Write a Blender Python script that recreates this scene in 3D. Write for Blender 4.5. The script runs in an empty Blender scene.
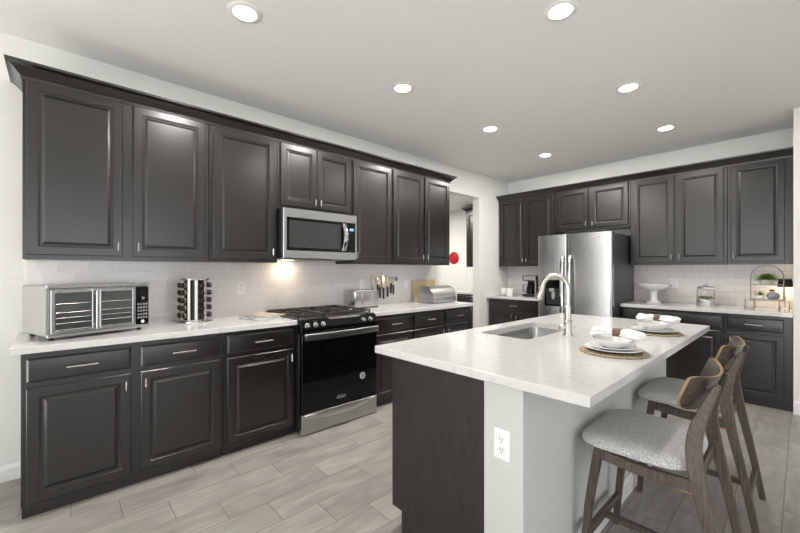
import bpy, math, random
from mathutils import Vector, Matrix
R = math.radians
PI = math.pi
random.seed(7)
sc = bpy.context.scene
COL = sc.collection

# ------------------------------------------------------------------ camera
cam_d = bpy.data.cameras.new('camera')
cam_d.sensor_width = 36
cam_d.lens = 371.18 / 800 * 36
cam_d.shift_y = 0.0048
cam_d.clip_start = 0.05
cam = bpy.data.objects.new('camera', cam_d)
cam.location = (3.357, 0, 1.308)
cam.rotation_euler = (R(90), 0, 0.826)
COL.objects.link(cam)
sc.camera = cam

# ------------------------------------------------------------------ exposure, world, lights
sc.view_settings.view_transform = 'Standard'
sc.view_settings.look = 'None'
sc.view_settings.gamma = 1
sc.view_settings.use_curve_mapping = False
sc.view_settings.exposure = 0.70
w = bpy.data.worlds.new('world')
sc.world = w
w.use_nodes = True
w.node_tree.nodes['Background'].inputs[0].default_value = (0.92, 0.96, 1.0, 1)
w.node_tree.nodes['Background'].inputs[1].default_value = 2.1
CEIL = 2.78
LAMP_W = 13.5


def area(name, loc, rot, size, power, color, shape='RECTANGLE', size_y=None, spread=180):
    l = bpy.data.lights.new(name, 'AREA')
    l.shape = shape
    l.size = size
    if size_y:
        l.size_y = size_y
    l.energy = power
    l.color = color
    l.spread = R(spread)
    o = bpy.data.objects.new(name, l)
    o.location = loc
    o.rotation_euler = rot
    COL.objects.link(o)
    return o


def portal(name, loc, rot, sx, sy):
    o = area(name, loc, rot, sx, 1, (1, 1, 1), size_y=sy)
    o.data.cycles.is_portal = True


sun = bpy.data.lights.new('sun', 'SUN'); sun.energy = 42; sun.angle = R(1.5); sun.color = (1, .98, .955)  # unseen sun, added so light bounced off the floor lifts the ceiling
so = bpy.data.objects.new('sun', sun); so.rotation_euler = (R(52), 0, R(8)); COL.objects.link(so)
portal('portal_patio', (3.4, -5.0, 1.2), (R(90), 0, R(0)), 5.2, 2.4)
portal('portal_side', (7.5, 0.3, 1.35), (R(90), 0, R(90)), 3.6, 2.1)


# ------------------------------------------------------------------ mesh builder
class MB:
    def __init__(s):
        s.v = []; s.f = []; s.m = []
        s.T = Matrix.Identity(4)
        s.mi = 0

    def add(s, vs, fs, mi=None):
        b = len(s.v)
        s.v += [tuple(s.T @ Vector(p)) for p in vs]
        s.f += [[b + i for i in f] for f in fs]
        s.m += [s.mi if mi is None else mi] * len(fs)
        return s

    def box(s, x0, x1, y0, y1, z0, z1, mi=None, c=0):
        if c <= 0:
            vs = [(x, y, z) for x in (x0, x1) for y in (y0, y1) for z in (z0, z1)]
            return s.add(vs, [(0, 1, 3, 2), (4, 6, 7, 5), (0, 4, 5, 1), (2, 3, 7, 6), (0, 2, 6, 4), (1, 5, 7, 3)], mi)
        c = min(c, abs(x1 - x0) * .45, abs(y1 - y0) * .45, abs(z1 - z0) * .45)
        # chamfered box: 24 vertices
        cx = [(x0, x0 + c), (x1, x1 - c)]; cy = [(y0, y0 + c), (y1, y1 - c)]; cz = [(z0, z0 + c), (z1, z1 - c)]
        vs = []; idx = {}
        for i in (0, 1):
            for j in (0, 1):
                for k in (0, 1):
                    for a in range(3):
                        idx[(i, j, k, a)] = len(vs)
                        vs.append((cx[i][0] if a == 0 else cx[i][1], cy[j][0] if a == 1 else cy[j][1], cz[k][0] if a == 2 else cz[k][1]))
        g = lambda *t: idx[t]
        fs = []
        for i in (0, 1):
            q = [g(i, 0, 0, 0), g(i, 1, 0, 0), g(i, 1, 1, 0), g(i, 0, 1, 0)]
            fs.append(q if i else q[::-1])
            q = [g(0, i, 0, 1), g(0, i, 1, 1), g(1, i, 1, 1), g(1, i, 0, 1)]
            fs.append(q if i else q[::-1])
            q = [g(0, 0, i, 2), g(1, 0, i, 2), g(1, 1, i, 2), g(0, 1, i, 2)]
            fs.append(q if i else q[::-1])
        for i in (0, 1):
            for j in (0, 1):
                q = [g(i, j, 0, 0), g(i, j, 1, 0), g(i, j, 1, 1), g(i, j, 0, 1)]
                fs.append(q if (i + j) % 2 else q[::-1])
                q = [g(i, 0, j, 0), g(i, 1, j, 0), g(i, 1, j, 2), g(i, 0, j, 2)]
                fs.append(q if (i + j) % 2 == 0 else q[::-1])
                q = [g(0, i, j, 1), g(1, i, j, 1), g(1, i, j, 2), g(0, i, j, 2)]
                fs.append(q if (i + j) % 2 else q[::-1])
        for i in (0, 1):
            for j in (0, 1):
                for k in (0, 1):
                    q = [g(i, j, k, 0), g(i, j, k, 1), g(i, j, k, 2)]
                    fs.append(q if (i + j + k) % 2 else q[::-1])
        return s.add(vs, fs, mi)

    def ring(s, loops, close_start=True, close_end=True, mi=None, closed=True):
        n = len(loops[0]); vs = [p for l in loops for p in l]; fs = []
        for a in range(len(loops) - 1):
            for i in range(n if closed else n - 1):
                j = (i + 1) % n
                fs.append((a * n + i, a * n + j, (a + 1) * n + j, (a + 1) * n + i))
        if close_start: fs.append(tuple(range(n))[::-1])
        if close_end: fs.append(tuple((len(loops) - 1) * n + i for i in range(n)))
        return s.add(vs, fs, mi)

    def lathe(s, prof, c=(0, 0, 0), n=32, mi=None, a0=0, ends=True):
        loops = [[(c[0] + r * math.cos(a0 + 2 * PI * i / n), c[1] + r * math.sin(a0 + 2 * PI * i / n), c[2] + z) for i in range(n)] for r, z in prof]
        return s.ring(loops, ends, ends, mi)

    def tube(s, pts, r, n=10, mi=None, rs=None, flat=1.0, caps=True, closed=False):
        P = [Vector(p) for p in pts]; loops = []
        up = None
        N = len(P)
        for i, p in enumerate(P):
            if closed:
                t = P[(i + 1) % N] - P[i - 1]
            else:
                t = P[min(i + 1, N - 1)] - P[max(i - 1, 0)]
            t.normalize()
            if up is None:
                up = Vector((0, 0, 1)) if abs(t.z) < .9 else Vector((1, 0, 0))
            a = t.cross(up)
            if a.length < 1e-4:
                a = t.cross(Vector((0, 1, 0)))
            a.normalize(); b = a.cross(t).normalized(); up = b
            rr = rs[i] if rs else r
            loops.append([tuple(p + a * rr * math.cos(2 * PI * k / n) + b * rr * flat * math.sin(2 * PI * k / n)) for k in range(n)])
        if closed:
            loops.append(loops[0])
            return s.ring(loops, False, False, mi)
        return s.ring(loops, caps, caps, mi)

    def ell(s, c, r, n=20, m=12, mi=None):
        loops = []
        for j in range(1, m):
            t = PI * j / m
            loops.append([(c[0] + r[0] * math.sin(t) * math.cos(2 * PI * i / n), c[1] + r[1] * math.sin(t) * math.sin(2 * PI * i / n), c[2] - r[2] * math.cos(t)) for i in range(n)])
        return s.ring(loops, True, True, mi)

    def prism(s, poly, axis, a, b, mi=None):
        # poly: 2D points in the plane of the other two axes, extruded along axis from a to b
        def P(p, t):
            if axis == 'y': return (p[0], t, p[1])
            if axis == 'x': return (t, p[0], p[1])
            return (p[0], p[1], t)
        return s.ring([[P(p, a) for p in poly], [P(p, b) for p in poly]], mi=mi)

    def build(s, name, mats, parent=None, smooth=32, bevel=0):
        me = bpy.data.meshes.new(name)
        me.from_pydata(s.v, [], s.f)
        me.validate()
        ms = mats if isinstance(mats, (list, tuple)) else [mats]
        for x in ms: me.materials.append(x)
        if len(ms) > 1 and len(me.polygons) == len(s.m):
            me.polygons.foreach_set('material_index', s.m)
        import bmesh
        bm = bmesh.new(); bm.from_mesh(me)
        bmesh.ops.remove_doubles(bm, verts=bm.verts, dist=1e-6)
        bmesh.ops.recalc_face_normals(bm, faces=bm.faces)
        bm.to_mesh(me); bm.free()
        if smooth:
            me.polygons.foreach_set('use_smooth', [True] * len(me.polygons))
            me.set_sharp_from_angle(angle=R(smooth))
        o = bpy.data.objects.new(name, me)
        COL.objects.link(o)
        if parent: o.parent = parent
        if bevel:
            md = o.modifiers.new('edge', 'BEVEL'); md.width = bevel; md.segments = 2; md.limit_method = 'ANGLE'; md.angle_limit = R(40)
        return o


def tag(o, label=None, cat=None, group=None, kind=None):
    if label: o['label'] = label
    if cat: o['category'] = cat
    if group: o['group'] = group
    if kind: o['kind'] = kind
    return o


def thing(name, label, cat, loc=(0, 0, 0), rz=0, group=None):
    o = bpy.data.objects.new(name, None)
    o.empty_display_size = .05
    o.location = loc; o.rotation_euler = (0, 0, rz)
    COL.objects.link(o)
    return tag(o, label, cat, group)


def copy_tree(o, parent=None):
    c = o.copy(); COL.objects.link(c); c.parent = parent
    for ch in list(o.children): copy_tree(ch, c)
    return c


def place(o, loc, rz=0):
    o.location = loc; o.rotation_euler = (0, 0, rz)
    return o


# ------------------------------------------------------------------ materials
def mat(name, col, rough=.5, metal=0, spec=.5, **k):
    m = bpy.data.materials.new(name); m.use_nodes = True
    b = m.node_tree.nodes['Principled BSDF']
    b.inputs['Base Color'].default_value = (*col, 1)
    b.inputs['Roughness'].default_value = rough
    b.inputs['Metallic'].default_value = metal
    b.inputs['Specular IOR Level'].default_value = spec
    for kk, v in k.items():
        b.inputs[kk.replace('_', ' ')].default_value = v
    return m


def nodes(m):
    nt = m.node_tree
    return nt, nt.nodes['Principled BSDF'], lambda t, **kw: mk(nt, t, kw)


def mk(nt, t, kw):
    n = nt.nodes.new(t)
    for k, v in kw.items(): setattr(n, k, v)
    return n


def noise_color(m, c0, c1, scale=(1, 1, 1), nscale=8, detail=6, lo=.35, hi=.65, bump=0, bdist=.002, rough=None, coord='Object'):
    nt, b, N = nodes(m)
    tc = N('ShaderNodeTexCoord'); mp = N('ShaderNodeMapping'); mp.inputs['Scale'].default_value = scale
    nz = N('ShaderNodeTexNoise'); nz.inputs['Scale'].default_value = nscale; nz.inputs['Detail'].default_value = detail
    cr = N('ShaderNodeValToRGB')
    cr.color_ramp.elements[0].position = lo; cr.color_ramp.elements[0].color = (*c0, 1)
    cr.color_ramp.elements[1].position = hi; cr.color_ramp.elements[1].color = (*c1, 1)
    L = nt.links.new
    L(tc.outputs[coord], mp.inputs[0]); L(mp.outputs[0], nz.inputs['Vector']); L(nz.outputs[0], cr.inputs[0]); L(cr.outputs[0], b.inputs['Base Color'])
    if bump:
        bp = N('ShaderNodeBump'); bp.inputs['Strength'].default_value = bump; bp.inputs['Distance'].default_value = bdist
        L(nz.outputs[0], bp.inputs['Height']); L(bp.outputs[0], b.inputs['Normal'])
    if rough:
        mr = N('ShaderNodeMapRange'); mr.inputs[3].default_value = rough[0]; mr.inputs[4].default_value = rough[1]
        L(nz.outputs[0], mr.inputs[0]); L(mr.outputs[0], b.inputs['Roughness'])
    return m


M = {}
M['wood'] = noise_color(mat('espresso_wood', (.04, .035, .032), .32, spec=.45, Coat_Weight=.55, Coat_Roughness=.24), (.0075, .0060, .0054), (.0120, .0098, .0088), (9, 9, 1.0), 6, 8, .3, .7, rough=(.27, .36))
M['panelwood'] = noise_color(mat('espresso_veneer', (.04, .035, .032), .42, spec=.45), (.016, .0125, .011), (.030, .0245, .022), (9, 9, 2.2), 5, 10, .3, .7, rough=(.36, .5))
M['quartz'] = noise_color(mat('quartz', (.7, .7, .69), .12, spec=.5), (.56, .556, .55), (.62, .616, .61), (1, 1, 1), 38, 12, .32, .5, rough=(.1, .16))
M['wall'] = noise_color(mat('wall_paint', (.7, .7, .67), .85, spec=.2), (.79, .795, .765), (.80, .805, .775), (1, 1, 1), 70, 3, bump=.25, bdist=.003)
M['ceil'] = noise_color(mat('ceiling_paint', (.7, .7, .68), .9, spec=.1), (.82, .82, .80), (.83, .83, .81), (1, 1, 1), 60, 3, bump=.25, bdist=.003)
M['islwall'] = mat('island_paint', (.56, .573, .555), .7, spec=.2)
M['trim'] = mat('trim_paint', (.80, .80, .79), .45)
M['white'] = mat('white_plastic', (.82, .82, .82), .35)
M['steel'] = mat('brushed_steel', (.50, .50, .50), .27, 1)
M['steel2'] = mat('soft_steel', (.58, .58, .57), .38, 1)
M['nickel'] = mat('satin_nickel', (.55, .53, .50), .27, 1)
M['chrome'] = mat('chrome', (.75, .75, .75), .10, 1)
M['dsteel'] = mat('dark_grey_metal', (.10, .10, .105), .35, .4)
M['bglass'] = mat('black_glass', (.003, .003, .003), .05, 0, .28)
M['oglass'] = mat('oven_glass', (.05, .055, .055), .05, 0, .7)
M['black'] = mat('black_plastic', (.012, .012, .013), .35)
M['iron'] = mat('cast_iron', (.022, .021, .020), .55)
M['grey'] = mat('grey_plastic', (.25, .25, .26), .4)
M['wire'] = mat('grey_wire', (.28, .28, .28), .35, .8)
M['ceramic'] = mat('white_ceramic', (.82, .82, .81), .15)
M['paper'] = mat('paper', (.62, .62, .62), .6)
M['red'] = mat('red_glaze', (.45, .012, .02), .3)
M['cutb'] = noise_color(mat('maple_board', (.5, .35, .2), .5), (.52, .38, .23), (.64, .50, .33), (12, 2, 12), 4, 6)
M['dwood'] = mat('dark_handle_wood', (.03, .02, .015), .4)
M['glass'] = mat('clear_glass', (1, 1, 1), .02, 0, .5, Transmission_Weight=1.0, IOR=1.45)
M['stoolwood'] = noise_color(mat('walnut_grey', (.1, .07, .05), .45), (.052, .038, .030), (.112, .084, .065), (30, 30, 1.5), 5, 6)
M['shell'] = noise_color(mat('dark_bent_plywood', (.05, .035, .025), .22, spec=.6), (.042, .031, .025), (.070, .053, .043), (3, 1, 9), 6, 6)
M['ply'] = mat('plywood_edge', (.26, .16, .07), .4)
M['brass'] = mat('golden_block', (.55, .33, .08), .4)
M['leaf'] = noise_color(mat('fern_leaf', (.1, .2, .03), .5), (.07, .16, .02), (.22, .34, .07), (1, 1, 1), 40, 2)
M['mat'] = noise_color(mat('woven_seagrass', (.4, .32, .2), .8), (.13, .095, .055), (.47, .38, .25), (1, 1, 1), 90, 4, .3, .65, bump=.8, bdist=.004)
M['linen'] = noise_color(mat('white_linen', (.8, .8, .79), .85, spec=.1), (.78, .78, .77), (.84, .84, .83), (1, 1, 1), 120, 2, bump=.3, bdist=.001)
M['ringm'] = mat('brown_leather', (.16, .085, .055), .55)
M['shade'] = mat('black_shade', (.015, .014, .013), .8)
M['knob'] = mat('jar_cap_black', (.015, .013, .012), .22)
M['spice'] = noise_color(mat('spice_fill', (.25, .13, .06), .5), (.12, .06, .03), (.36, .24, .12), (1, 1, 1), 20, 2)

# tweed upholstery
m = mat('tweed', (.3, .3, .3), .9, spec=.15); M['tweed'] = m
nt, b, N = nodes(m); L = nt.links.new
tc = N('ShaderNodeTexCoord')
hs = []
for scl in ((700, 110, 110), (110, 700, 110), (260, 260, 260)):
    mp = N('ShaderNodeMapping'); mp.inputs['Scale'].default_value = scl
    nz = N('ShaderNodeTexNoise'); nz.inputs['Scale'].default_value = 1.0; nz.inputs['Detail'].default_value = 3
    L(tc.outputs['Object'], mp.inputs[0]); L(mp.outputs[0], nz.inputs['Vector']); hs.append(nz.outputs[0])
a1 = N('ShaderNodeMath', operation='ADD'); L(hs[0], a1.inputs[0]); L(hs[1], a1.inputs[1])
a2 = N('ShaderNodeMath', operation='ADD'); L(a1.outputs[0], a2.inputs[0]); L(hs[2], a2.inputs[1])
cr = N('ShaderNodeValToRGB'); cr.color_ramp.elements[0].position = .42; cr.color_ramp.elements[1].position = .60
dv = N('ShaderNodeMath', operation='DIVIDE'); dv.inputs[1].default_value = 3; L(a2.outputs[0], dv.inputs[0])
cr.color_ramp.elements[0].color = (.30, .30, .30, 1); cr.color_ramp.elements[1].color = (.72, .71, .70, 1)
L(dv.outputs[0], cr.inputs[0]); L(cr.outputs[0], b.inputs['Base Color'])
bp = N('ShaderNodeBump'); bp.inputs['Strength'].default_value = .5; bp.inputs['Distance'].default_value = .002
L(dv.outputs[0], bp.inputs['Height']); L(bp.outputs[0], b.inputs['Normal'])


def tile_mat(name, ax):
    m = mat(name, (.6, .58, .56), .12, spec=.5)
    nt, b, N = nodes(m); L = nt.links.new
    g = N('ShaderNodeNewGeometry'); sp = N('ShaderNodeSeparateXYZ'); cb = N('ShaderNodeCombineXYZ')
    L(g.outputs['Position'], sp.inputs[0]); L(sp.outputs[ax], cb.inputs[0])
    sb = N('ShaderNodeMath', operation='SUBTRACT'); sb.inputs[1].default_value = .914 - .0; L(sp.outputs[2], sb.inputs[0]); L(sb.outputs[0], cb.inputs[1])
    br = N('ShaderNodeTexBrick'); br.offset = .5
    br.inputs['Color1'].default_value = (.71, .68, .67, 1); br.inputs['Color2'].default_value = (.74, .71, .70, 1)
    br.inputs['Mortar'].default_value = (.84, .83, .81, 1) if ax == 1 else (.46, .45, .43, 1)
    br.inputs['Scale'].default_value = 1; br.inputs['Mortar Size'].default_value = .0016; br.inputs['Mortar Smooth'].default_value = .1
    br.inputs['Brick Width'].default_value = .154; br.inputs['Row Height'].default_value = .0772
    L(cb.outputs[0], br.inputs['Vector']); L(br.outputs['Color'], b.inputs['Base Color'])
    mr = N('ShaderNodeMapRange'); mr.inputs[3].default_value = .12; mr.inputs[4].default_value = .7
    L(br.outputs['Fac'], mr.inputs[0]); L(mr.outputs[0], b.inputs['Roughness'])
    bp = N('ShaderNodeBump'); bp.invert = True; bp.inputs['Strength'].default_value = .5; bp.inputs['Distance'].default_value = .002
    nz = N('ShaderNodeTexNoise'); nz.inputs['Scale'].default_value = 18; nz.inputs['Detail'].default_value = 1
    L(g.outputs['Position'], nz.inputs['Vector'])
    ad = N('ShaderNodeMath', operation='MULTIPLY_ADD'); ad.inputs[1].default_value = .35; L(nz.outputs[0], ad.inputs[0]); L(br.outputs['Fac'], ad.inputs[2])
    L(ad.outputs[0], bp.inputs['Height']); L(bp.outputs[0], b.inputs['Normal'])
    return m


M['tileL'] = tile_mat('subway_tile_side', 1)
M['tileB'] = tile_mat('subway_tile_back', 0)

# wood-look floor tile 0.197 x 0.60
m = mat('floor_tile', (.4, .38, .35), .35, spec=.4); M['floor'] = m
nt, b, N = nodes(m); L = nt.links.new


def MT(op, a, b_=None, c=None):
    n = N('ShaderNodeMath', operation=op)
    for i, x in enumerate((a, b_, c)):
        if x is None: continue
        if isinstance(x, (int, float)): n.inputs[i].default_value = x
        else: L(x, n.inputs[i])
    return n.outputs[0]


g = N('ShaderNodeNewGeometry'); sp = N('ShaderNodeSeparateXYZ'); L(g.outputs['Position'], sp.inputs[0])
px = MT('DIVIDE', MT('SUBTRACT', sp.outputs[0], 3.285 - 197 * .0985 * 2), .197)
row = MT('FLOOR', px); fx = MT('FRACT', px)
py = MT('ADD', MT('DIVIDE', MT('ADD', sp.outputs[1], 60 - .46), .60), MT('MULTIPLY', MT('SUBTRACT', row, 185), -.34))
cl = MT('FLOOR', py); fy = MT('FRACT', py)
ex = MT('MULTIPLY', MT('MINIMUM', fx, MT('SUBTRACT', 1, fx)), .197)
ey = MT('MULTIPLY', MT('MINIMUM', fy, MT('SUBTRACT', 1, fy)), .60)
ed = MT('MINIMUM', ex, ey)
gr = N('ShaderNodeMapRange'); gr.inputs[1].default_value = .0012; gr.inputs[2].default_value = .0028; L(ed, gr.inputs[0])
cb = N('ShaderNodeCombineXYZ'); L(row, cb.inputs[0]); L(cl, cb.inputs[1])
wn = N('ShaderNodeTexWhiteNoise'); L(cb.outputs[0], wn.inputs['Vector'])
vm = N('ShaderNodeVectorMath', operation='MULTIPLY_ADD'); vm.inputs[1].default_value = (16, 2.4, 1)
L(g.outputs['Position'], vm.inputs[0])
wv = N('ShaderNodeVectorMath', operation='SCALE'); wv.inputs['Scale'].default_value = 40; L(wn.outputs['Color'], wv.inputs[0]); L(wv.outputs[0], vm.inputs[2])
nz = N('ShaderNodeTexNoise'); nz.inputs['Scale'].default_value = 1.3; nz.inputs['Detail'].default_value = 7; nz.inputs['Distortion'].default_value = .8; L(vm.outputs[0], nz.inputs['Vector'])
vm2 = N('ShaderNodeVectorMath', operation='MULTIPLY_ADD'); vm2.inputs[1].default_value = (5, 3, 1); L(g.outputs['Position'], vm2.inputs[0]); L(wv.outputs[0], vm2.inputs[2])
nz2 = N('ShaderNodeTexNoise'); nz2.inputs['Scale'].default_value = 1; nz2.inputs['Detail'].default_value = 3; L(vm2.outputs[0], nz2.inputs['Vector'])
t = MT('ADD', MT('MULTIPLY', nz.outputs[0], .6), MT('MULTIPLY', nz2.outputs[0], .5))
t = MT('ADD', t, MT('MULTIPLY', wn.outputs['Value'], .12))
cr = N('ShaderNodeValToRGB'); cr.color_ramp.elements[0].position = .40; cr.color_ramp.elements[1].position = .78
cr.color_ramp.elements[0].color = (.215, .200, .182, 1); cr.color_ramp.elements[1].color = (.375, .358, .332, 1)
L(t, cr.inputs[0])
mx = N('ShaderNodeMix', data_type='RGBA'); L(gr.outputs[0], mx.inputs[0]); mx.inputs[6].default_value = (.15, .13, .11, 1); L(cr.outputs[0], mx.inputs[7])
L(mx.outputs[2], b.inputs['Base Color'])
bp = N('ShaderNodeBump'); bp.inputs['Strength'].default_value = .4; bp.inputs['Distance'].default_value = .002; L(gr.outputs[0], bp.inputs['Height']); L(bp.outputs[0], b.inputs['Normal'])


def emis(name, col, s):
    m = mat(name, col, .5)
    bb = m.node_tree.nodes['Principled BSDF']
    bb.inputs['Emission Color'].default_value = (*col, 1); bb.inputs['Emission Strength'].default_value = s
    return m


M['lens'] = emis('lamp_lens', (1.0, .96, .90), 12)
M['blue'] = emis('blue_display', (.12, .25, .8), .7)

# ------------------------------------------------------------------ the room
YB = 5.574      # back wall
XR = 3.30       # where the right wall block starts
YR = 4.93
def struct(name, mb, m, label=None, **k):
    o = mb.build(name, m, smooth=0, **k); o['kind'] = 'structure'
    if label: o['label'] = label
    return o


struct('floor', MB().box(-5, 7.6, -5.1, 7.0, -.1, 0), M['floor'])
mb = MB(); mb.box(-.12, 7.6, -5.1, 5.7, CEIL, CEIL + .1)
struct('ceiling', mb, M['ceil'])
struct('ceiling_pantry', MB().box(-5, -.12, 2.4, 6.3, 2.55, 2.65), M['ceil'])
mb = MB()
D0, D1, DH = 3.856, 4.749, 2.42
mb.box(-.12, 0, -5.1, D0, 0, CEIL).box(-.12, 0, D0, D1, DH, CEIL).box(-.12, 0, D1, 5.7, 0, CEIL)
struct('wall_left', mb, M['wall'])
struct('wall_back', MB().box(0, XR + .1, YB, YB + .12, 0, CEIL), M['wall'])
struct('wall_right', MB().box(XR, 7.6, YR, YR + .75, 0, CEIL), M['wall'])
mb = MB()   # far right wall with two window openings
mb.box(7.5, 7.6, -5.1, -1.5, 0, CEIL).box(7.5, 7.6, -1.5, 2.1, 0, .3).box(7.5, 7.6, -1.5, 2.1, 2.4, CEIL).box(7.5, 7.6, 2.1, 2.6, 0, CEIL)
mb.box(7.5, 7.6, 2.6, 4.93, 0, CEIL)
struct('wall_east', mb, M['wall'])
mb = MB()   # wall behind the camera with a wide patio opening
mb.box(-.12, .8, -5.1, -5, 0, CEIL).box(.8, 6.0, -5.1, -5, 2.4, CEIL).box(6.0, 7.6, -5.1, -5, 0, CEIL)
struct('wall_front', mb, M['wall'])
# pantry beyond the doorway
struct('wall_pantry_far', MB().box(-5, -.12, 6.07, 6.17, 0, 2.6), M['wall'])
struct('wall_pantry_side', MB().box(-5, -4.9, 2.4, 6.1, 0, 2.6), M['wall'])
struct('wall_pantry_near', MB().box(-5, -.12, 2.4, 2.5, 0, 2.6), M['wall'])
# baseboards
def bb_prof(h=.095, t=.014):
    return [(0, 0), (t, 0), (t, h - .02), (t * .55, h - .006), (t * .4, h), (0, h)]
mb = MB(); mb.prism([(p[0], p[1]) for p in bb_prof()], 'y', -5, -.15); mb.prism([(p[0], p[1]) for p in bb_prof()], 'y', D1, 4.9)
struct('baseboard_left', mb, M['trim'])
mb = MB(); mb.prism([(YR - p[0], p[1]) for p in bb_prof(.12)], 'x', XR - .0, 7.5)
struct('baseboard_right', mb, M['trim'])
# tiled backsplashes
o = struct('trim_backsplash_left', MB().box(0, .009, -.145, 3.654, .914, 1.405), M['tileL'])
o = struct('trim_backsplash_back', MB().box(.94, XR, YB - .009, YB, .914, 1.405).box(0, .94, YB - .009, YB, .914, 1.405), M['tileB'])


# ------------------------------------------------------------------ cabinets
def panel(mb, x0, x1, z0, z1, yb, rings, mi=None):
    """front facing -Y: nested rectangles (inset, projection) in front of plane y=yb"""
    loops = []
    for ins, n in rings:
        loops.append([(x0 + ins, yb - n, z0 + ins), (x1 - ins, yb - n, z0 + ins), (x1 - ins, yb - n, z1 - ins), (x0 + ins, yb - n, z1 - ins)])
    mb.ring(loops, True, True, mi)


DOOR = [(0, 0), (0, .016), (.0035, .0195), (.047, .0195), (.0485, .0175), (.0535, .0165), (.0555, .0105), (.0615, .0095), (.0635, .0095), (.077, .0165), (.0785, .018)]
DRAW = [(0, 0), (0, .013), (.004, .0155), (.009, .0195), (.012, .020)]


def bar_pull(parent, x, z, yb, L_, vertical):
    mb = MB()
    h = L_ / 2
    if vertical:
        mb.tube([(x, yb - .024, z - h), (x, yb - .024, z + h)], .0055, 10)
        for s_ in (-1, 1): mb.tube([(x, yb + .001, z + s_ * h * .6), (x, yb - .024, z + s_ * h * .6)], .004, 8)
    else:
        mb.tube([(x - h, yb - .028, z), (x + h, yb - .028, z)], .0058, 10)
        for s_ in (-1, 1): mb.tube([(x + s_ * h * .7, yb + .001, z), (x + s_ * h * .7, yb - .028, z)], .0045, 8)
    mb.build('handle', M['nickel'], parent)


def cabinet(name, label, loc, rz, W, depth, z0, z1, doors=(), drawers=(), toe=0, group=None):
    """origin at back-left on the floor; front faces local -Y.
    doors: (x0,x1,z0,z1, handle x side, handle z, handle len) ; drawers: (x0,x1,z0,z1)"""
    t = thing(name, label, 'cabinet', loc, rz, group)
    mb = MB()
    g = .0015
    mb.box(g, W - g, -depth, -.002, z0 + toe, z1, c=.0015)
    if toe: mb.box(g + .002, W - g - .002, -depth + .03, -.002, z0, z0 + toe)
    mb.build('body', M['wood'], t)
    for d in doors:
        x0, x1, a, b_, side, hz = d
        mb = MB(); panel(mb, x0, x1, a, b_, -depth, DOOR)
        o = mb.build('door', M['wood'], t, smooth=20)
        if side:
            bar_pull(o, x0 + .024 if side == 'l' else x1 - .024, hz, -depth - .0195, .056, True)
    for d in drawers:
        x0, x1, a, b_ = d
        mb = MB(); panel(mb, x0, x1, a, b_, -depth, DRAW)
        o = mb.build('drawer', M['wood'], t, smooth=20)
        bar_pull(o, (x0 + x1) / 2, (a + b_) / 2, -depth - .02, .135, False)
    return t


RZL = R(90)   # left run: local x -> world +y, front -> world +x
BD, BZ0, BZ1, RZ0, RZ1 = .61, .085, .69, .72, .845
HB = .625
G1 = 'base cabinets along the long wall'
def base(label, loc, rz, W, spans, sides, drs, group=None):
    return cabinet('base_cabinet', label, loc, rz, W, BD, 0, .876,
                   [(a, b_, BZ0, BZ1, s_, HB) for (a, b_), s_ in zip(spans, sides)], [(a, b_, RZ0, RZ1) for a, b_ in drs], toe=.075, group=group)
sp_ = [(.022, .466), (.515, .973)]
base('espresso base cabinet with two drawers and two doors below the toaster oven', (0, -.143, 0), RZL, .993, sp_, 'rl', sp_, G1)
base('espresso base cabinet with one drawer and door, touching the left side of the stove', (0, .85, 0), RZL, .545, [(.024, .522)], 'r', [(.024, .522)], G1)
base('espresso base cabinet with one drawer and door, touching the right side of the stove', (0, 2.165, 0), RZL, .54, [(.035, .528)], 'l', [(.035, .528)], G1)
sp_ = [(.014, .480), (.515, .962)]
base('espresso base cabinet with two drawers below the bread box, beside the doorway', (0, 2.705, 0), RZL, .985, sp_, 'rl', sp_, G1)
G2 = 'base cabinets on the back wall'
cabinet('base_cabinet', 'espresso base cabinet with one wide drawer below the coffee maker', (.03, YB, 0), 0, .90, BD, 0, .876,
        [(.024, .438, BZ0, BZ1, 'r', HB), (.462, .876, BZ0, BZ1, 'l', HB)], [(.024, .876, RZ0, RZ1)], toe=.075, group=G2)
cabinet('base_cabinet', 'wide espresso base cabinet behind the island, right beside the refrigerator', (1.895, YB, 0), 0, .925, BD, 0, .876,
        [(.024, .449, BZ0, BZ1, 'r', HB), (.475, .900, BZ0, BZ1, 'l', HB)], [(.024, .900, RZ0, RZ1)], toe=.075, group=G2)
cabinet('base_cabinet', 'single door espresso base cabinet below the plant rack, against the white wall end', (2.82, YB, 0), 0, .478, BD, 0, .876,
        [(.022, .420, BZ0, BZ1, 'l', HB)], [(.022, .420, RZ0, RZ1)], toe=.075, group=G2)
# uppers
UB, UT, UD = 1.373, 2.43, .305
UZ0, UZ1 = 1.400, 2.412
UH = 1.462
G3 = 'wall cabinets along the long wall'
def upper(label, loc, rz, W, spans, sides, z0=UB, dz0=UZ0, hz=UH, group=None):
    return cabinet('wall_cabinet', label, loc, rz, W, UD, z0, UT, [(a, b_, dz0, UZ1, s_, hz) for (a, b_), s_ in zip(spans, sides)], group=group)
upper('espresso two-door wall cabinet above the toaster oven', (0, -.152, 0), RZL, .994, [(.018, .466), (.525, .964)], 'rl', group=G3)
upper('espresso single-door wall cabinet above the white outlet, left of the microwave', (0, .842, 0), RZL, .54, [(.028, .512)], 'r', group=G3)
upper('short espresso two-door wall cabinet directly above the microwave', (0, 1.382, 0), RZL, .775, [(.026, .374), (.380, .752)], 'rl', 1.845, 1.872, 1.925, G3)
upper('espresso single-door wall cabinet above the toaster, right of the microwave', (0, 2.157, 0), RZL, .535, [(.018, .514)], 'l', group=G3)
upper('espresso two-door wall cabinet above the bread box, last of the row before the doorway', (0, 2.692, 0), RZL, .98, [(.014, .484), (.514, .960)], 'rl', group=G3)
G4 = 'wall cabinets on the back wall'
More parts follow.
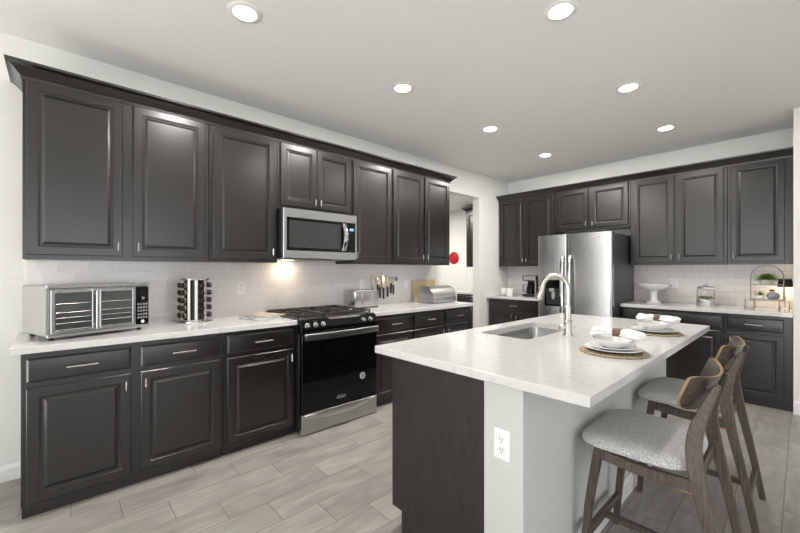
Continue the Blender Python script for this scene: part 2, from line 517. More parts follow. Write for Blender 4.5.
upper('espresso two-door wall cabinet above the coffee maker', (.02, YB, 0), 0, .915, [(.024, .452), (.464, .896)], 'rl', group=G4)
upper('short espresso two-door wall cabinet above the refrigerator', (.935, YB, 0), 0, .965, [(.026, .462), (.500, .940)], 'rl', 1.855, 1.885, 1.94, G4)
upper('espresso two-door wall cabinet above the white cake stand and glass canister', (1.90, YB, 0), 0, .91, [(.028, .446), (.472, .882)], 'rl', group=G4)
upper('espresso single-door wall cabinet above the plant rack and table lamp', (2.81, YB, 0), 0, .488, [(.028, .428)], 'l', group=G4)


# crown mouldings, mitred
def crown(name, label, pts):
    prof = [(.0, 2.413), (.004, 2.413), (.006, 2.432), (.016, 2.440), (.026, 2.452), (.040, 2.468), (.056, 2.480), (.066, 2.485), (.068, 2.499), (.0, 2.499)]
    mb = MB()
    loops = [pts(p, z) for p, z in prof]
    mb.ring(loops, False, False, closed=False)
    # end faces and top
    n = len(loops[0])
    mb.add([l[0] for l in loops], [tuple(range(len(loops)))]); mb.add([l[-1] for l in loops], [tuple(range(len(loops)))])
    return tag(mb.build(name, M['wood'], smooth=40), label, 'crown moulding')


x0 = .305 + .003
crown('crown_moulding', 'long dark crown moulding along the top of the left wall cabinets',
      lambda p, z: [(0, -.152 - p, z), (x0 + p, -.152 - p, z), (x0 + p, 3.672 + p, z), (0, 3.672 + p, z)])
yf = YB - .305 - .003
crown('crown_moulding', 'dark crown moulding along the top of the back wall cabinets above the refrigerator',
      lambda p, z: [(.02 - p * .3, YB, z), (.02 - p * .3, yf - p, z), (XR - .003, yf - p, z)])
# filler strip between wall cabinet top and crown top
# ------------------------------------------------------------------ worktops
def worktop(label, x0, x1, y0, y1):
    o = MB().box(x0, x1, y0, y1, .877, .914, c=.0025).build('countertop', M['quartz'])
    return tag(o, label, 'countertop')
worktop('white quartz countertop under the toaster oven and spice rack', .0, .652, -.180, 1.392)
worktop('white quartz countertop under the toaster and bread box', .0, .652, 2.163, 3.705)
worktop('small white quartz countertop holding the coffee maker, beside the refrigerator', .002, .936, YB - .65, YB)
worktop('white quartz countertop under the cake stand and plant rack', 1.885, XR - .002, YB - .65, YB)

# ------------------------------------------------------------------ island
IX0, IX1, IY0, IY1 = 1.84, 2.908, 1.22, 3.417
t = thing('kitchen_island', 'kitchen island cabinets with dark wood end panel facing the camera', 'kitchen island', (2.2, 2.32, 0))
ox, oy = 2.2, 2.32
def LB(mb, x0, x1, y0, y1, z0, z1, **k):
    return mb.box(x0 - ox, x1 - ox, y0 - oy, y1 - oy, z0, z1, **k)
mb = MB(); LB(mb, 1.935, 2.48, 1.285, 3.36, .10, .60); LB(mb, 1.935, 1.955, 1.285, 3.36, .60, .875); LB(mb, 2.46, 2.48, 1.285, 3.36, .60, .875)
LB(mb, 1.955, 2.46, 1.285, 1.50, .60, .875); LB(mb, 1.955, 2.46, 3.0, 3.36, .60, .875)
mb.build('body', M['wood'], t)
mb = MB(); LB(mb, 2.0, 2.48, 1.30, 3.35, 0, .10); mb.build('toe_kick', M['wood'], t)
mb = MB()
mb.prism([(1.930 - ox, .107), (2.0 - ox, .107), (2.0 - ox, 0), (2.484 - ox, 0), (2.484 - ox, .8765), (1.930 - ox, .8765)], 'y', 1.262 - oy, 1.284 - oy)
mb.build('end_panel', M['panelwood'], t, bevel=.001)
mb = MB()
mb.prism([(1.930 - ox, .107), (2.0 - ox, .107), (2.0 - ox, 0), (2.484 - ox, 0), (2.484 - ox, .8765), (1.930 - ox, .8765)], 'y', 3.361 - oy, 3.382 - oy)
mb.build('end_panel', M['panelwood'], t, bevel=.001)
# fronts facing the stove
for (a, b_) in ((1.29, 1.87), (1.88, 2.32), (2.33, 2.77), (2.78, 3.355)):
    mb = MB(); mb.T = Matrix.Rotation(R(-90), 4, 'Z')
    # local x -> -y ; front -Y -> -x
    panel(mb, -(b_ - oy), -(a - oy), .11, .69, 1.935 - ox, DOOR)
    d = mb.build('door', M['wood'], t, smooth=20)
    mb = MB(); mb.T = Matrix.Rotation(R(-90), 4, 'Z')
    panel(mb, -(b_ - oy), -(a - oy), .72, .86, 1.935 - ox, DRAW)
    d = mb.build('drawer', M['wood'], t, smooth=20)
struct('wall_island', MB().box(2.486, 2.658, 1.262, 3.382, 0, .8765), M['islwall'], bevel=.004)
mb = MB(); mb.prism([(2.658 + p[0], p[1]) for p in bb_prof(.10)], 'y', 1.262, 3.382); mb.prism([(1.262 - p[0], p[1]) for p in bb_prof(.10)], 'x', 2.486, 2.672)
struct('baseboard_island', mb, M['trim'])

# island worktop with sink cut-out
SX0, SX1, SY0, SY1 = 1.965, 2.30, 1.96, 2.665
def rrect(x0, x1, y0, y1, r, n=6):
    pts = []
    for cx, cy, a in ((x1 - r, y1 - r, 0), (x0 + r, y1 - r, 90), (x0 + r, y0 + r, 180), (x1 - r, y0 + r, 270)):
        for i in range(n + 1):
            an = R(a + 90 * i / n); pts.append((cx + r * math.cos(an), cy + r * math.sin(an)))
    return pts
inner = rrect(SX0, SX1, SY0, SY1, .04)
n = len(inner)
outer = []
q = n // 4
cor = [(IX1, IY1), (IX0, IY1), (IX0, IY0), (IX1, IY0)]
for k in range(4):
    for i in range(q): outer.append(cor[k])
ez = .0025
def insetp(ps, e):
    return [(p[0] - e * (1 if p[0] > 2.3 else -1), p[1] - e * (1 if p[1] > 2.3 else -1)) for p in ps]
mb = MB()
lo = lambda ps, z: [(p[0], p[1], z) for p in ps]
mb.ring([lo(inner, .877), lo(inner, .914), lo(insetp(outer, ez), .914), lo(outer, .914 - ez), lo(outer, .877 + ez), lo(insetp(outer, ez), .877), lo(inner, .877)], False, False)
tag(mb.build('island_countertop', M['quartz'], smooth=20), 'large white quartz countertop of the kitchen island with sink cut-out', 'countertop')

# sink
t = thing('sink', 'undermount stainless steel sink in the island countertop', 'sink', (2.1325, 2.3125, .87))
def RL(e, z, r=.04): return [(x - 2.1325, y - 2.3125, z) for x, y in rrect(SX0 - e, SX1 + e, SY0 - e, SY1 + e, max(r + e, .01))]
mb = MB()
mb.ring([RL(.022, .005), RL(-.003 + .006, .005), RL(.002, 0), RL(-.004, -.16), RL(-.03, -.19, .07), RL(-.10, -.197, .09)], False, True)
mb.ring([RL(.022, .005), RL(.022, .002), RL(.004, .002), RL(-.002, -.165), RL(-.03, -.196, .07), RL(-.10, -.203, .09)], False, True)
mb.build('basin', mat('sink_steel', (.40, .40, .39), .22, 1), t, smooth=50)
MB().lathe([(.0, -.1955), (.035, -.1955), (.045, -.193), (.047, -.197)], n=24).build('drain', M['chrome'], t)

# faucet
t = thing('faucet', 'brushed nickel gooseneck pull-down faucet beside the island sink', 'faucet', (2.397, 2.262, .914))
mb = MB(); mb.lathe([(.029, 0), (.029, .006), (.024, .016), (.0215, .03), (.0205, .075), (.024, .08), (.024, .088), (.019, .095), (.0185, .17), (.0200, .172), (.0200, .178), (.0165, .182)], n=28)
mb.build('faucet_body', M['nickel'], t)
pts = [(0, 0, .178), (0, 0, .27)]
rr_, cx_ = .080, -.080
for i in range(1, 15):
    a = PI * i / 15 * .98
    pts.append((cx_ + rr_ * math.cos(a), .0, .283 + rr_ * math.sin(a)))
mb = MB(); mb.tube(pts, .0138, 16); mb.build('spout', M['nickel'], t, smooth=60)
e = Vector(pts[-1]); dd = Vector((-.30, 0, -1)).normalized()
p0 = e; p1 = e + dd * .02; p2 = e + dd * .085; p3 = e + dd * .10
mb = MB(); mb.tube([tuple(p0), tuple(p0 + dd * .004), tuple(p1), tuple(p1 + dd * .002), tuple(p2), tuple(p3)], .015, 16, rs=[.0145, .0160, .0150, .0165, .0205, .0185])
mb.build('spray_head', M['nickel'], t, smooth=40)
mb = MB(); mb.ell((-.022, -.022, .050), (.021, .021, .021)); mb.tube([(-.03, -.03, .058), (-.055, -.048, .066), (-.085, -.068, .070)], .005, 10, rs=[.008, .0055, .006])
mb.build('handle', M['nickel'], t, smooth=60)


# ------------------------------------------------------------------ outlets and switches
def outlet(label, loc, rz, kind='outlet', group=None, W=.072, H=.118):
    t = thing('wall_outlet' if kind == 'outlet' else 'light_switch', label, 'outlet' if kind == 'outlet' else 'light switch', loc, rz, group)
    mb = MB(); mb.box(-W / 2, W / 2, -.006, 0, -H / 2, H / 2, c=.0025); mb.build('cover_plate', M['white'], t)
    if kind == 'outlet':
        for s_ in (-1, 1):
            mb = MB(); mb.T = Matrix.Translation((0, 0, s_ * .0195)) @ Matrix.Rotation(R(90), 4, 'X')
            mb.lathe([(.0165, .005), (.0165, .0078), (.0155, .0085), (0.0005, .0085)], n=20); o = mb.build('socket', M['white'], t)
            mb = MB()
            for sx, hh in ((-.0062, .0055), (.0062, .0045)):
                mb.box(sx - .0011, sx + .0011, -.0092, -.0083, s_ * .0195 + .003 - hh / 1, s_ * .0195 + .003 + hh)
            mb.T = Matrix.Translation((0, 0, s_ * .0195 - .0085)) @ Matrix.Rotation(R(90), 4, 'X'); mb.lathe([(.0024, .0083), (.0024, .0092)], n=10)
            mb.build('slots', M['black'], o)
    else:
        mb = MB(); mb.box(-.017, .017, -.0085, -.005, -.034, .034, c=.001); mb.build('rocker', M['white'], t)
    return t


# front faces local -Y. left wall: rz=90
outlet('white outlet on the island end wall below the countertop', (2.572, 1.2615, .637), 0)
outlet('white outlet on the tile between the spice rack and the stove', (.0093, 1.18, 1.155), RZL)
outlet('white outlet on the tile just above the toaster', (.0093, 2.505, 1.155), RZL)
outlet('white outlet on the tile between the hanging knives and the cutting board', (.0093, 3.185, 1.14), RZL)
outlet('white outlet on the back wall tile between the cake stand and glass canister', (2.29, YB - .0093, 1.155), 0, W=.085)
outlet('white light switch on the wall between doorway and coffee counter', (.0003, 4.885, 1.17), RZL, 'switch')
outlet('white light switch on the pantry wall seen through the doorway', (-1.28, 6.0697, 1.18), 0, 'switch')

# ------------------------------------------------------------------ stove
t = thing('stove', 'slide-in gas stove with black glass oven door and stainless drawer', 'stove', (0, 1.398, 0), RZL)
W = .757
# local: x 0..W along wall, front at -y
mb = MB(); mb.box(.0, W, -.665, -.02, .02, .895); mb.build('body', M['black'], t, bevel=.003)
mb = MB()
for x in (.04, W - .04):
    for y in (-.60, -.08): mb.lathe([(.014, 0), (.014, .022)], (x, y, 0), 12)
mb.build('foot', M['black'], t)
mb = MB(); mb.box(-.006, W + .006, -.655, -.012, .897, .917, c=.003); mb.box(.01, W - .01, -.03, -.012, .917, .935, c=.003); mb.build('cooktop', M['black'], t)
# control panel: sloping front
mb = MB(); mb.prism([(-.655, .80), (-.706, .80), (-.708, .825), (-.692, .900), (-.660, .917), (-.640, .80)], 'x', .0, W)
mb.build('control_panel', M['bglass'], t, bevel=.003)
mb = MB(); mb.prism([(-.672, .9125), (-.690, .9025), (-.688, .8990), (-.669, .9105)], 'x', .26, .58)
mb.build('display_trim', M['steel'], t)
for kx in (.050, .125, .195, .60, .68):
    mb = MB(); c = Vector((kx, -.698, .868)); ax = Vector((0, -.97, .22)).normalized()
    mb.tube([tuple(c), tuple(c + ax * .010), tuple(c + ax * .012), tuple(c + ax * .028), tuple(c + ax * .031)], .02, 18, rs=[.020, .020, .016, .0145, .012])
    mb.build('knob', M['steel'], t)
# oven door
mb = MB(); mb.box(.004, W - .004, -.708, -.667, .175, .792, c=.004); d = mb.build('oven_door', M['bglass'], t)
mb = MB(); pts = []
for i in range(13):
    s_ = i / 12; pts.append((.012 + (W - .024) * s_, -.738 - .022 * math.sin(PI * s_), .782))
loops = [[(p[0], p[1] + dy, p[2] + dz) for dy, dz in ((-.007, -.022), (-.009, 0), (-.007, .022), (-.002, .026), (.006, .023), (.006, -.023), (-.002, -.026))] for p in pts]
mb.ring(loops)
for x in (.03, W - .03): mb.box(x - .014, x + .014, -.748, -.70, .767, .797, c=.003)
mb.build('handle', M['steel'], d, smooth=45)
mb = MB(); mb.T = Matrix.Translation((.592, -.7085, .375)) @ Matrix.Rotation(R(90), 4, 'X'); mb.lathe([(.029, 0), (.029, .0008)], n=24); mb.lathe([(.022, .0008), (.022, .0012)], n=24, mi=1)
mb.build('round_sticker', [M['paper'], M['grey']], d)
# maker's mark
tx = bpy.data.curves.new('maker_mark', 'FONT'); tx.body = 'Whirlpool'; tx.size = .019; tx.extrude = .0004; tx.align_x = 'CENTER'; tx.materials.append(M['steel2'])
tmp = bpy.data.objects.new('maker_mark_text', tx); COL.objects.link(tmp)
dg = bpy.context.evaluated_depsgraph_get(); me = bpy.data.meshes.new_from_object(tmp.evaluated_get(dg))
bpy.data.objects.remove(tmp); to = bpy.data.objects.new('maker_mark', me); to.location = (.365, -.7088, .236); to.rotation_euler = (R(90), 0, 0); COL.objects.link(to); to.parent = d
mb = MB(); pts = [(.365 + .052 * math.cos(a) , -.7090, .243 + .013 * math.sin(a)) for a in [R(200 + 14 * i) for i in range(22)]]
mb.tube(pts, .0011, 6); mb.build('mark_swirl', M['steel2'], d)
# drawer
mb = MB(); mb.box(.002, W - .002, -.706, -.667, .010, .168, c=.003); d = mb.build('storage_drawer', M['steel'], t)
mb = MB(); pts = []
for i in range(17):
    s_ = i / 16; b_ = math.sin(PI * s_); pts.append((.03 + (W - .06) * s_, b_))
loops = []
for x, b_ in pts:
    zt = .158; zb = .140 - .030 * b_; yo = -.707 - .022 * b_ - .004
    loops.append([(x, -.7055, zt + .004), (x, yo + .004, zt + .002), (x, yo, zt - .006), (x, yo, zb + .010), (x, yo + .005, zb), (x, -.7055, zb - .004)])
mb.ring(loops); mb.build('handle', M['steel2'], d, smooth=45)
# grates: three sections
for k in range(3):
    a = .012 + k * .245; b_ = a + .243
    mb = MB()
    zt = .948
    for x in (a + .006, b_ - .006): mb.box(x - .006, x + .006, -.625, -.05, zt - .014, zt, c=.002)
    for y in (-.619, -.3375, -.056): mb.box(a, b_, y - .006, y + .006, zt - .014, zt, c=.002)
    for cy in (-.48, -.195):
        xc = (a + b_) / 2
        mb.box(xc - .005, xc + .005, cy - .13, cy - .03, zt - .016, zt + .002, c=.002)
        mb.box(xc - .005, xc + .005, cy + .03, cy + .13, zt - .016, zt + .002, c=.002)
        mb.box(a, xc - .03, cy - .005, cy + .005, zt - .016, zt + .002, c=.002)
        mb.box(xc + .03, b_, cy - .005, cy + .005, zt - .016, zt + .002, c=.002)
    for x in (a + .006, b_ - .006):
        for y in (-.619, -.056): mb.box(x - .006, x + .006, y - .006, y + .006, .916, zt - .01)
    mb.build('grate', M['iron'], t)
for x, y, r_ in ((.134, -.48, .045), (.134, -.195, .035), (.379, -.34, .05), (.624, -.48, .04), (.624, -.195, .035)):
    MB().lathe([(r_, .917), (r_, .928), (r_ * .85, .930), (r_ * .8, .937), (.001, .938)], (x, y, 0), 24).build('burner', M['iron'], t)

# ------------------------------------------------------------------ microwave
t = thing('microwave', 'stainless over-the-range microwave mounted above the stove', 'microwave', (0, 1.388, 0), RZL)
W = .758
mb = MB(); mb.box(0, W, -.375, -.002, 1.412, 1.842, c=.004); mb.build('body', M['black'], t)
mb = MB(); mb.box(0, W, -.412, -.377, 1.410, 1.840, c=.005); d = mb.build('door', M['steel'], t)
mb = MB(); mb.box(.030, .735, -.4145, -.4115, 1.478, 1.762, c=.001); g_ = mb.build('door_glass', M['bglass'], d)
mb = MB()
panel(mb, .05, .575, 1.505, 1.735, -.4142, [(0, 0), (0, .0008), (.004, .0008)]); mb.build('window', mat('mw_window', (.03, .03, .031), .08, spec=.6), g_)
mb = MB(); mb.box(.668, .715, -.4152, -.4143, 1.685, 1.708); mb.build('display', M['blue'], g_)
pts = [(.600, -.416 - .045 * math.sin(PI * i / 14), 1.492 + .258 * i / 14) for i in range(15)]
mb = MB(); loops = [[(p[0] + dx, p[1] + dy, p[2]) for dx, dy in ((-.022, .002), (-.019, -.007), (0, -.012), (.019, -.007), (.022, .002), (0, .005))] for p in pts]
mb.ring(loops); mb.build('handle', M['chrome'], d, smooth=45)
mb = MB(); mb.box(.03, W - .03, -.36, -.05, 1.404, 1.412); mb.build('vent_panel', M['dsteel'], t)
mb = MB(); mb.box(.14, .24, -.13, -.09, 1.4022, 1.4045); mb.build('lamp_lens', emis('hood_lamp', (1, .82, .55), 3), t)
area('microwave_lamp', (.105, 1.388 + .19, 1.400), (0, 0, 0), .08, .8, (1, .80, .55), size_y=.05)

# ------------------------------------------------------------------ refrigerator
FX0, FX1, FZ = .955, 1.862, 1.765
t = thing('refrigerator', 'stainless side-by-side refrigerator with water dispenser', 'refrigerator', (FX0, YB - .03, 0), 0)
W = FX1 - FX0
FY = -(YB - .03 - 4.72)     # door front plane, local
mb = MB(); mb.box(0, W, FY + .075, 0, .02, FZ - .01, c=.004); mb.build('body', M['dsteel'], t)
mb = MB(); mb.box(.02, W - .02, FY + .06, FY + .12, .0, .09); mb.build('base_grille', M['black'], t)
def fr_door(x0, x1):
    mb = MB()
    r_ = .02
    prof = [(x0, FY + .07), (x0, FY + r_)] + [(x0 + r_ - r_ * math.cos(R(a)), FY + r_ - r_ * math.sin(R(a))) for a in (30, 60, 90)] + [(x1 - r_ + r_ * math.sin(R(a)), FY + r_ - r_ * math.cos(R(a))) for a in (0, 30, 60, 90)] + [(x1, FY + .07)]
    mb.prism(prof, 'z', .10, FZ)
    return mb.build('door', M['steel'], t, smooth=40)
split = .385
d1 = fr_door(.001, split - .003); d2 = fr_door(split + .003, W - .001)
for d, hx in ((d1, split - .045), (d2, split + .045)):
    mb = MB(); pts = []
    for i in range(15):
        s_ = i / 14; pts.append((hx, FY - .012 - .045 * max(0, math.sin(PI * s_)) ** .22, .62 + .88 * s_))
    loops = [[(p[0] + dx, p[1] + dy, p[2]) for dx, dy in ((-.019, .006), (-.017, -.008), (0, -.012), (.017, -.008), (.019, .006))] for p in pts]
    mb.ring(loops); mb.build('handle', M['chrome'], d, smooth=45)
mb = MB(); mb.box(.095, .318, FY - .006, FY + .03, .845, 1.185, c=.004); o = mb.build('dispenser', M['bglass'], d1)
mb = MB(); mb.box(.125, .288, FY - .0075, FY - .0055, .87, 1.07, c=.001); mb.build('dispenser_niche', M['black'], o)
mb = MB(); mb.box(.165, .225, FY - .022, FY - .004, 1.035, 1.075, c=.004); mb.box(.195, .235, FY - .018, FY - .004, .955, 1.030, c=.004); mb.box(.205, .225, FY - .015, FY - .004, .935, .96); mb.build('dispenser_lever', M['steel2'], o)
mb = MB(); mb.box(.68, .78, FY - .0012, FY + .001, 1.70, 1.708); mb.build('maker_badge', M['steel2'], d2)

# ------------------------------------------------------------------ toaster oven
CT = .914
t = thing('toaster_oven', 'stainless toaster oven with two glass doors at the left end of the counter', 'toaster oven', (.535, -.046, CT), R(90 + 18))
# local: x along the front (to the right), front at y=0, body behind at +y
W, DP, H0, H1 = .520, .360, .022, .312
mb = MB(); mb.box(0, W, .012, DP, H0, H1 - .004, c=.006); mb.build('body', M['steel2'], t)
mb = MB()
for x in (.035, W - .035):
    for y in (.05, DP - .04): mb.lathe([(.013, 0), (.014, H0 + .002)], (x, y, 0), 12)
mb.build('foot', M['black'], t)
mb = MB(); mb.box(-.002, W + .002, -.004, .012, H1 - .022, H1, c=.003); mb.box(-.002, W + .002, -.014, .012, H0 - .004, H0 + .016, c=.003)
mb.box(-.002, .010, -.004, .012, H0 + .016, H1 - .022); o = mb.build('front_frame', M['steel'], t)
mb = MB(); mb.box(.205, .265, -.0052, -.0035, H1 - .016, H1 - .007); mb.build('maker_badge', M['grey'], o)
def to_door(x0, x1, hs):
    f = .020
    z0, z1 = H0 + .018, H1 - .026
    mb = MB(); mb.box(x0, x0 + f, -.020, -.003, z0, z1, c=.002); mb.box(x1 - f, x1, -.020, -.003, z0, z1, c=.002)
    mb.box(x0 + f, x1 - f, -.020, -.003, z0, z0 + f, c=.002); mb.box(x0 + f, x1 - f, -.020, -.003, z1 - f, z1, c=.002)
    d = mb.build('door', M['steel'], t)
    mb = MB(); mb.box(x0 + f - .002, x1 - f + .002, -.014, -.008, z0 + f - .002, z1 - f + .002); mb.build('door_glass', M['oglass'], d)
    mb = MB(); hx = x1 - .006 if hs > 0 else x0 + .006
    mb.tube([(hx, -.044, z0 + .012), (hx, -.044, z1 - .012)], .0075, 12)
    for z in (z0 + .03, z1 - .03): mb.tube([(hx, -.018, z), (hx, -.044, z)], .005, 8)
    mb.build('handle', M['steel'], d)
    for z in (.105, .135, .165, .215):
        mb = MB(); mb.tube([(x0 + f + .004, -.0155, z - .01), (x1 - f - .004, -.0155, z - .01)], .0014, 6)
        mb.build('rack_line', M['nickel'], d)
to_door(.012, .222, 1); to_door(.225, .435, -1)
mb = MB(); mb.box(.440, W - .004, -.012, .010, H0 + .018, H1 - .026, c=.003); cp = mb.build('control_panel', M['bglass'], t)
mb = MB()
for r_ in range(5):
    for c_ in range(4): mb.box(.448 + c_ * .016, .458 + c_ * .016, -.0135, -.0115, .078 + r_ * .022, .091 + r_ * .022)
mb.build('buttons', M['grey'], cp)
mb = MB(); mb.T = Matrix.Translation((.478, -.0115, .213)) @ Matrix.Rotation(R(90), 4, 'X'); mb.lathe([(.011, 0), (.010, .010), (.009, .011)], n=20); mb.build('dial', M['steel'], cp)
mb = MB(); mb.T = Matrix.Translation((.478, -.0115, .058)) @ Matrix.Rotation(R(90), 4, 'X'); mb.lathe([(.011, 0), (.010, .003)], n=20); mb.build('start_button', M['white'], cp)

# ------------------------------------------------------------------ spice rack
SC = Vector((.215, .768, CT))
t = thing('spice_rack', 'revolving chrome spice rack standing right of the toaster oven', 'spice rack', SC)
mb = MB(); mb.lathe([(.122, 0), (.126, .006), (.124, .016), (.085, .020), (.085, .024)], n=40); mb.build('base', M['chrome'], t)
mb = MB(); mb.lathe([(.094, .318), (.105, .319), (.107, .326), (.105, .332), (.09, .334)], n=40); mb.build('top_disc', M['chrome'], t)
cam_dir = math.atan2(-SC.y, 3.357 - SC.x)
angs = [R(-56), R(26), R(72), R(120), R(170), R(-110)]
rim = []
# chrome upright walls between the jar columns
allw = [R(6), R(-24), R(-78), R(5), R(49), R(96), R(145), R(200), R(225), R(-140)]
for a in allw:
    A = cam_dir + a
    wd = .010
    mb = MB(); mb.T = Matrix.Rotation(A, 4, 'Z')
    mb.box(.088, .094, -wd, wd, .020, .320, c=.002)
    mb.build('upright', M['steel2'], t)
mb = MB(); mb.lathe([(.072, .022), (.072, .320)], n=24); mb.build('core', M['black'], t)
jar0 = None
k = 0
for a in angs:
    for r_ in range(5):
        if jar0 is None:
            j = thing('spice_jar', 'small round spice jar with shiny black cap in the revolving chrome rack', 'jar', group='spice jars in the revolving rack')
            mb = MB(); mb.T = Matrix.Rotation(R(90), 4, 'Y'); mb.lathe([(.016, .075), (.0175, .076), (.0175, .086), (.016, .090)], n=18); mb.build('jar_body', M['spice'], j)
            mb = MB(); mb.T = Matrix.Rotation(R(90), 4, 'Y'); mb.lathe([(.0175, .090), (.0185, .092), (.0185, .114), (.016, .118), (.001, .1185)], n=20); mb.build('cap', M['knob'], j)
            jar0 = j
        else:
            j = copy_tree(jar0)
        place(j, (SC.x, SC.y, CT + .056 + r_ * .0565), cam_dir + a)

# ------------------------------------------------------------------ booklets beside the stove
cols = [(.60, .60, .62), (.35, .38, .45), (.55, .46, .34)]
labs = ['pale folded brochure lying at the bottom of the papers beside the stove', 'blue-grey booklet lying in the middle of the papers beside the stove', 'tan booklet lying on top of the papers beside the stove']
for i, (dx, dy, a) in enumerate(((.0, .0, 12), (-.03, .02, -4), (-.05, .05, 20))):
    m_ = noise_color(mat('booklet_cover_%d' % i, cols[i], .4), tuple(c * .6 for c in cols[i]), cols[i], (1, 1, 1), 14, 3, .42, .55)
    t = thing('booklet', labs[i], 'booklet', (.36 + dx, 1.215 + dy, CT + .0004 + i * .0092), R(a), 'papers beside the stove')
    mb = MB(); mb.box(-.14, .14, -.105, .105, 0, .0085, c=.001); mb.build('pages', M['paper'], t)
    mb = MB(); mb.box(-.142, .142, -.107, .107, .0085, .0091); mb.build('cover', m_, t)

# ------------------------------------------------------------------ toaster
t = thing('toaster', 'stainless steel toaster standing just right of the stove', 'toaster', (.185, 2.385, CT), RZL + R(-4))
mb = MB(); rr = [(x, y) for x, y in rrect(-.155, .155, -.085, .085, .03)]
mb.ring([[(x * k_, y * k_, z) for x, y in rr] for k_, z in ((.99, .012), (1, .016), (1, .165), (.985, .180), (.95, .187), (.90, .189))])
mb.build('body', M['steel'], t, smooth=40)
mb = MB(); mb.ring([[(x * .985, y * .985, z) for x, y in rr] for z in (0.0, .014)]); mb.build('base', M['black'], t)
mb = MB()
for y in (-.03, .03): mb.box(-.12, .12, y - .014, y + .014, .1885, .1905)
mb.build('slots', M['black'], t)
mb = MB(); mb.box(.154, .170, -.022, .022, .11, .128, c=.003); mb.build('lever', M['black'], t)
for x in (-.06, 0.06):
    mb = MB(); mb.box(x - .004, x + .004, -.0875, -.084, .03, .16, c=.001); mb.build('seam_strip', M['chrome'], t)

# ------------------------------------------------------------------ magnetic knife bar and knives (wall, local front -Y)
t = thing('knife_bar', 'slim magnetic knife bar on the tile above the toaster', 'knife bar', (.0093, 2.62, 1.205), RZL)
mb = MB(); mb.box(0, .40, -.014, 0, -.013, .013, c=.002); mb.build('strip', M['steel2'], t)
mb = MB(); mb.T = Matrix.Translation((.392, -.0, .0)) @ Matrix.Rotation(R(90), 4, 'X'); mb.lathe([(.024, 0), (.024, .018), (.020, .021)], n=20); mb.build('end_cap', M['grey'], t)
def knife(label, x, zt, blade, bw, handle, hm=M['dwood'], name='kitchen_knife', cat='knife', round_=False):
    t = thing(name, label, cat, (.0093, 2.62 + x, 0), RZL, 'utensils on the magnetic bar')
    zb = zt - blade
    if round_:
        poly = [(bw * math.cos(R(a_)), zt - bw + bw * math.sin(R(a_))) for a_ in range(-60, 241, 20)] + [(-.004, zb), (.004, zb)]
    else:
        poly = [(-bw * .5, zb), (-bw * .5, zt - bw * 1.6), (-bw * .42, zt - bw * .7), (-bw * .2, zt), (bw * .3, zt - bw * 1.6), (bw * .5, zb + blade * .4), (bw * .5, zb)]
    mb = MB(); mb.prism([(p[0], p[1]) for p in poly], 'y', -.0175, -.0146); mb.build('blade', M['chrome'], t, smooth=0)
    mb = MB(); mb.box(-.010, .010, -.026, -.008, zb - handle, zb + .004, c=.005); mb.build('handle', hm, t)
knife('large chef knife with wide blade, tallest on the knife bar', .190, 1.285, .185, .045, .125)
knife('wide-bladed knife at the left end of the knife bar', .030, 1.262, .160, .040, .095)
knife('small wooden-headed peeler second from the left on the knife bar', .100, 1.225, .085, .020, .12, M['dwood'], 'peeler', 'utensil', True)
knife('narrow paring knife with drooping dark handle beside the peeler', .137, 1.215, .10, .018, .13)
knife('slim utility knife right of the chef knife', .252, 1.225, .115, .018, .115)
knife('thin steak knife with dark handle, second from the round end cap', .305, 1.235, .085, .016, .115)
knife('small knife beside the round end cap of the knife bar', .345, 1.225, .095, .016, .11)

# ------------------------------------------------------------------ cutting board and bread box
t = tag(MB().box(-.208, .208, -.011, .011, 0, .272, c=.004).build('cutting_board', M['cutb']), 'light wooden cutting board leaning on the tile behind the bread box', 'cutting board')
t.location = (.066, 3.49, CT + .003); t.rotation_euler = (R(-9), 0, RZL)
t = thing('bread_box', 'stainless roll-top bread box on the counter end by the doorway', 'bread box', (.300, 3.450, CT), RZL)
# local x along, front -y ; profile (y,z)
prof = [(-.135, .006), (.115, .006), (.115, .14)]
arc = [(.115 - .0 - .11 + .11 * math.cos(R(a)), .105 + .095 * math.sin(R(a))) for a in (20, 40, 60, 80)]
prof = [(-.125, .008), (.120, .008), (.120, .150), (.112, .178), (.092, .195), (.060, .203), (.015, .203), (-.030, .192), (-.065, .170), (-.090, .140), (-.105, .105), (-.112, .075), (-.125, .070)]
mb = MB(); mb.prism([(-.108, .008), (.120, .008)] + prof[2:12] + [(-.108, .07)], 'x', -.205, .205); mb.build('roll_top', M['steel2'], t, smooth=30)
mb = MB(); mb.box(-.207, .207, -.128, -.104, .006, .074, c=.004); o = mb.build('front_panel', M['steel'], t)
mb = MB(); mb.box(-.10, .12, -.134, -.126, .040, .052, c=.003); mb.build('handle', M['chrome'], o)
for s_ in (-1, 1):
    mb = MB(); mb.prism([(-.118, .006), (.124, .006)] + [(p[0] * 1.02, p[1] * 1.015) for p in prof[2:12]] + [(-.118, .07)], 'x', s_ * .205, s_ * .214); mb.build('side_panel', M['grey'] if 0 else M['steel'], t, smooth=30)
mb = MB()
for x in (-.18, .18):
    for y in (-.10, .10): mb.lathe([(.010, 0), (.010, .008)], (x, y, 0), 10)
mb.build('foot', M['black'], t)

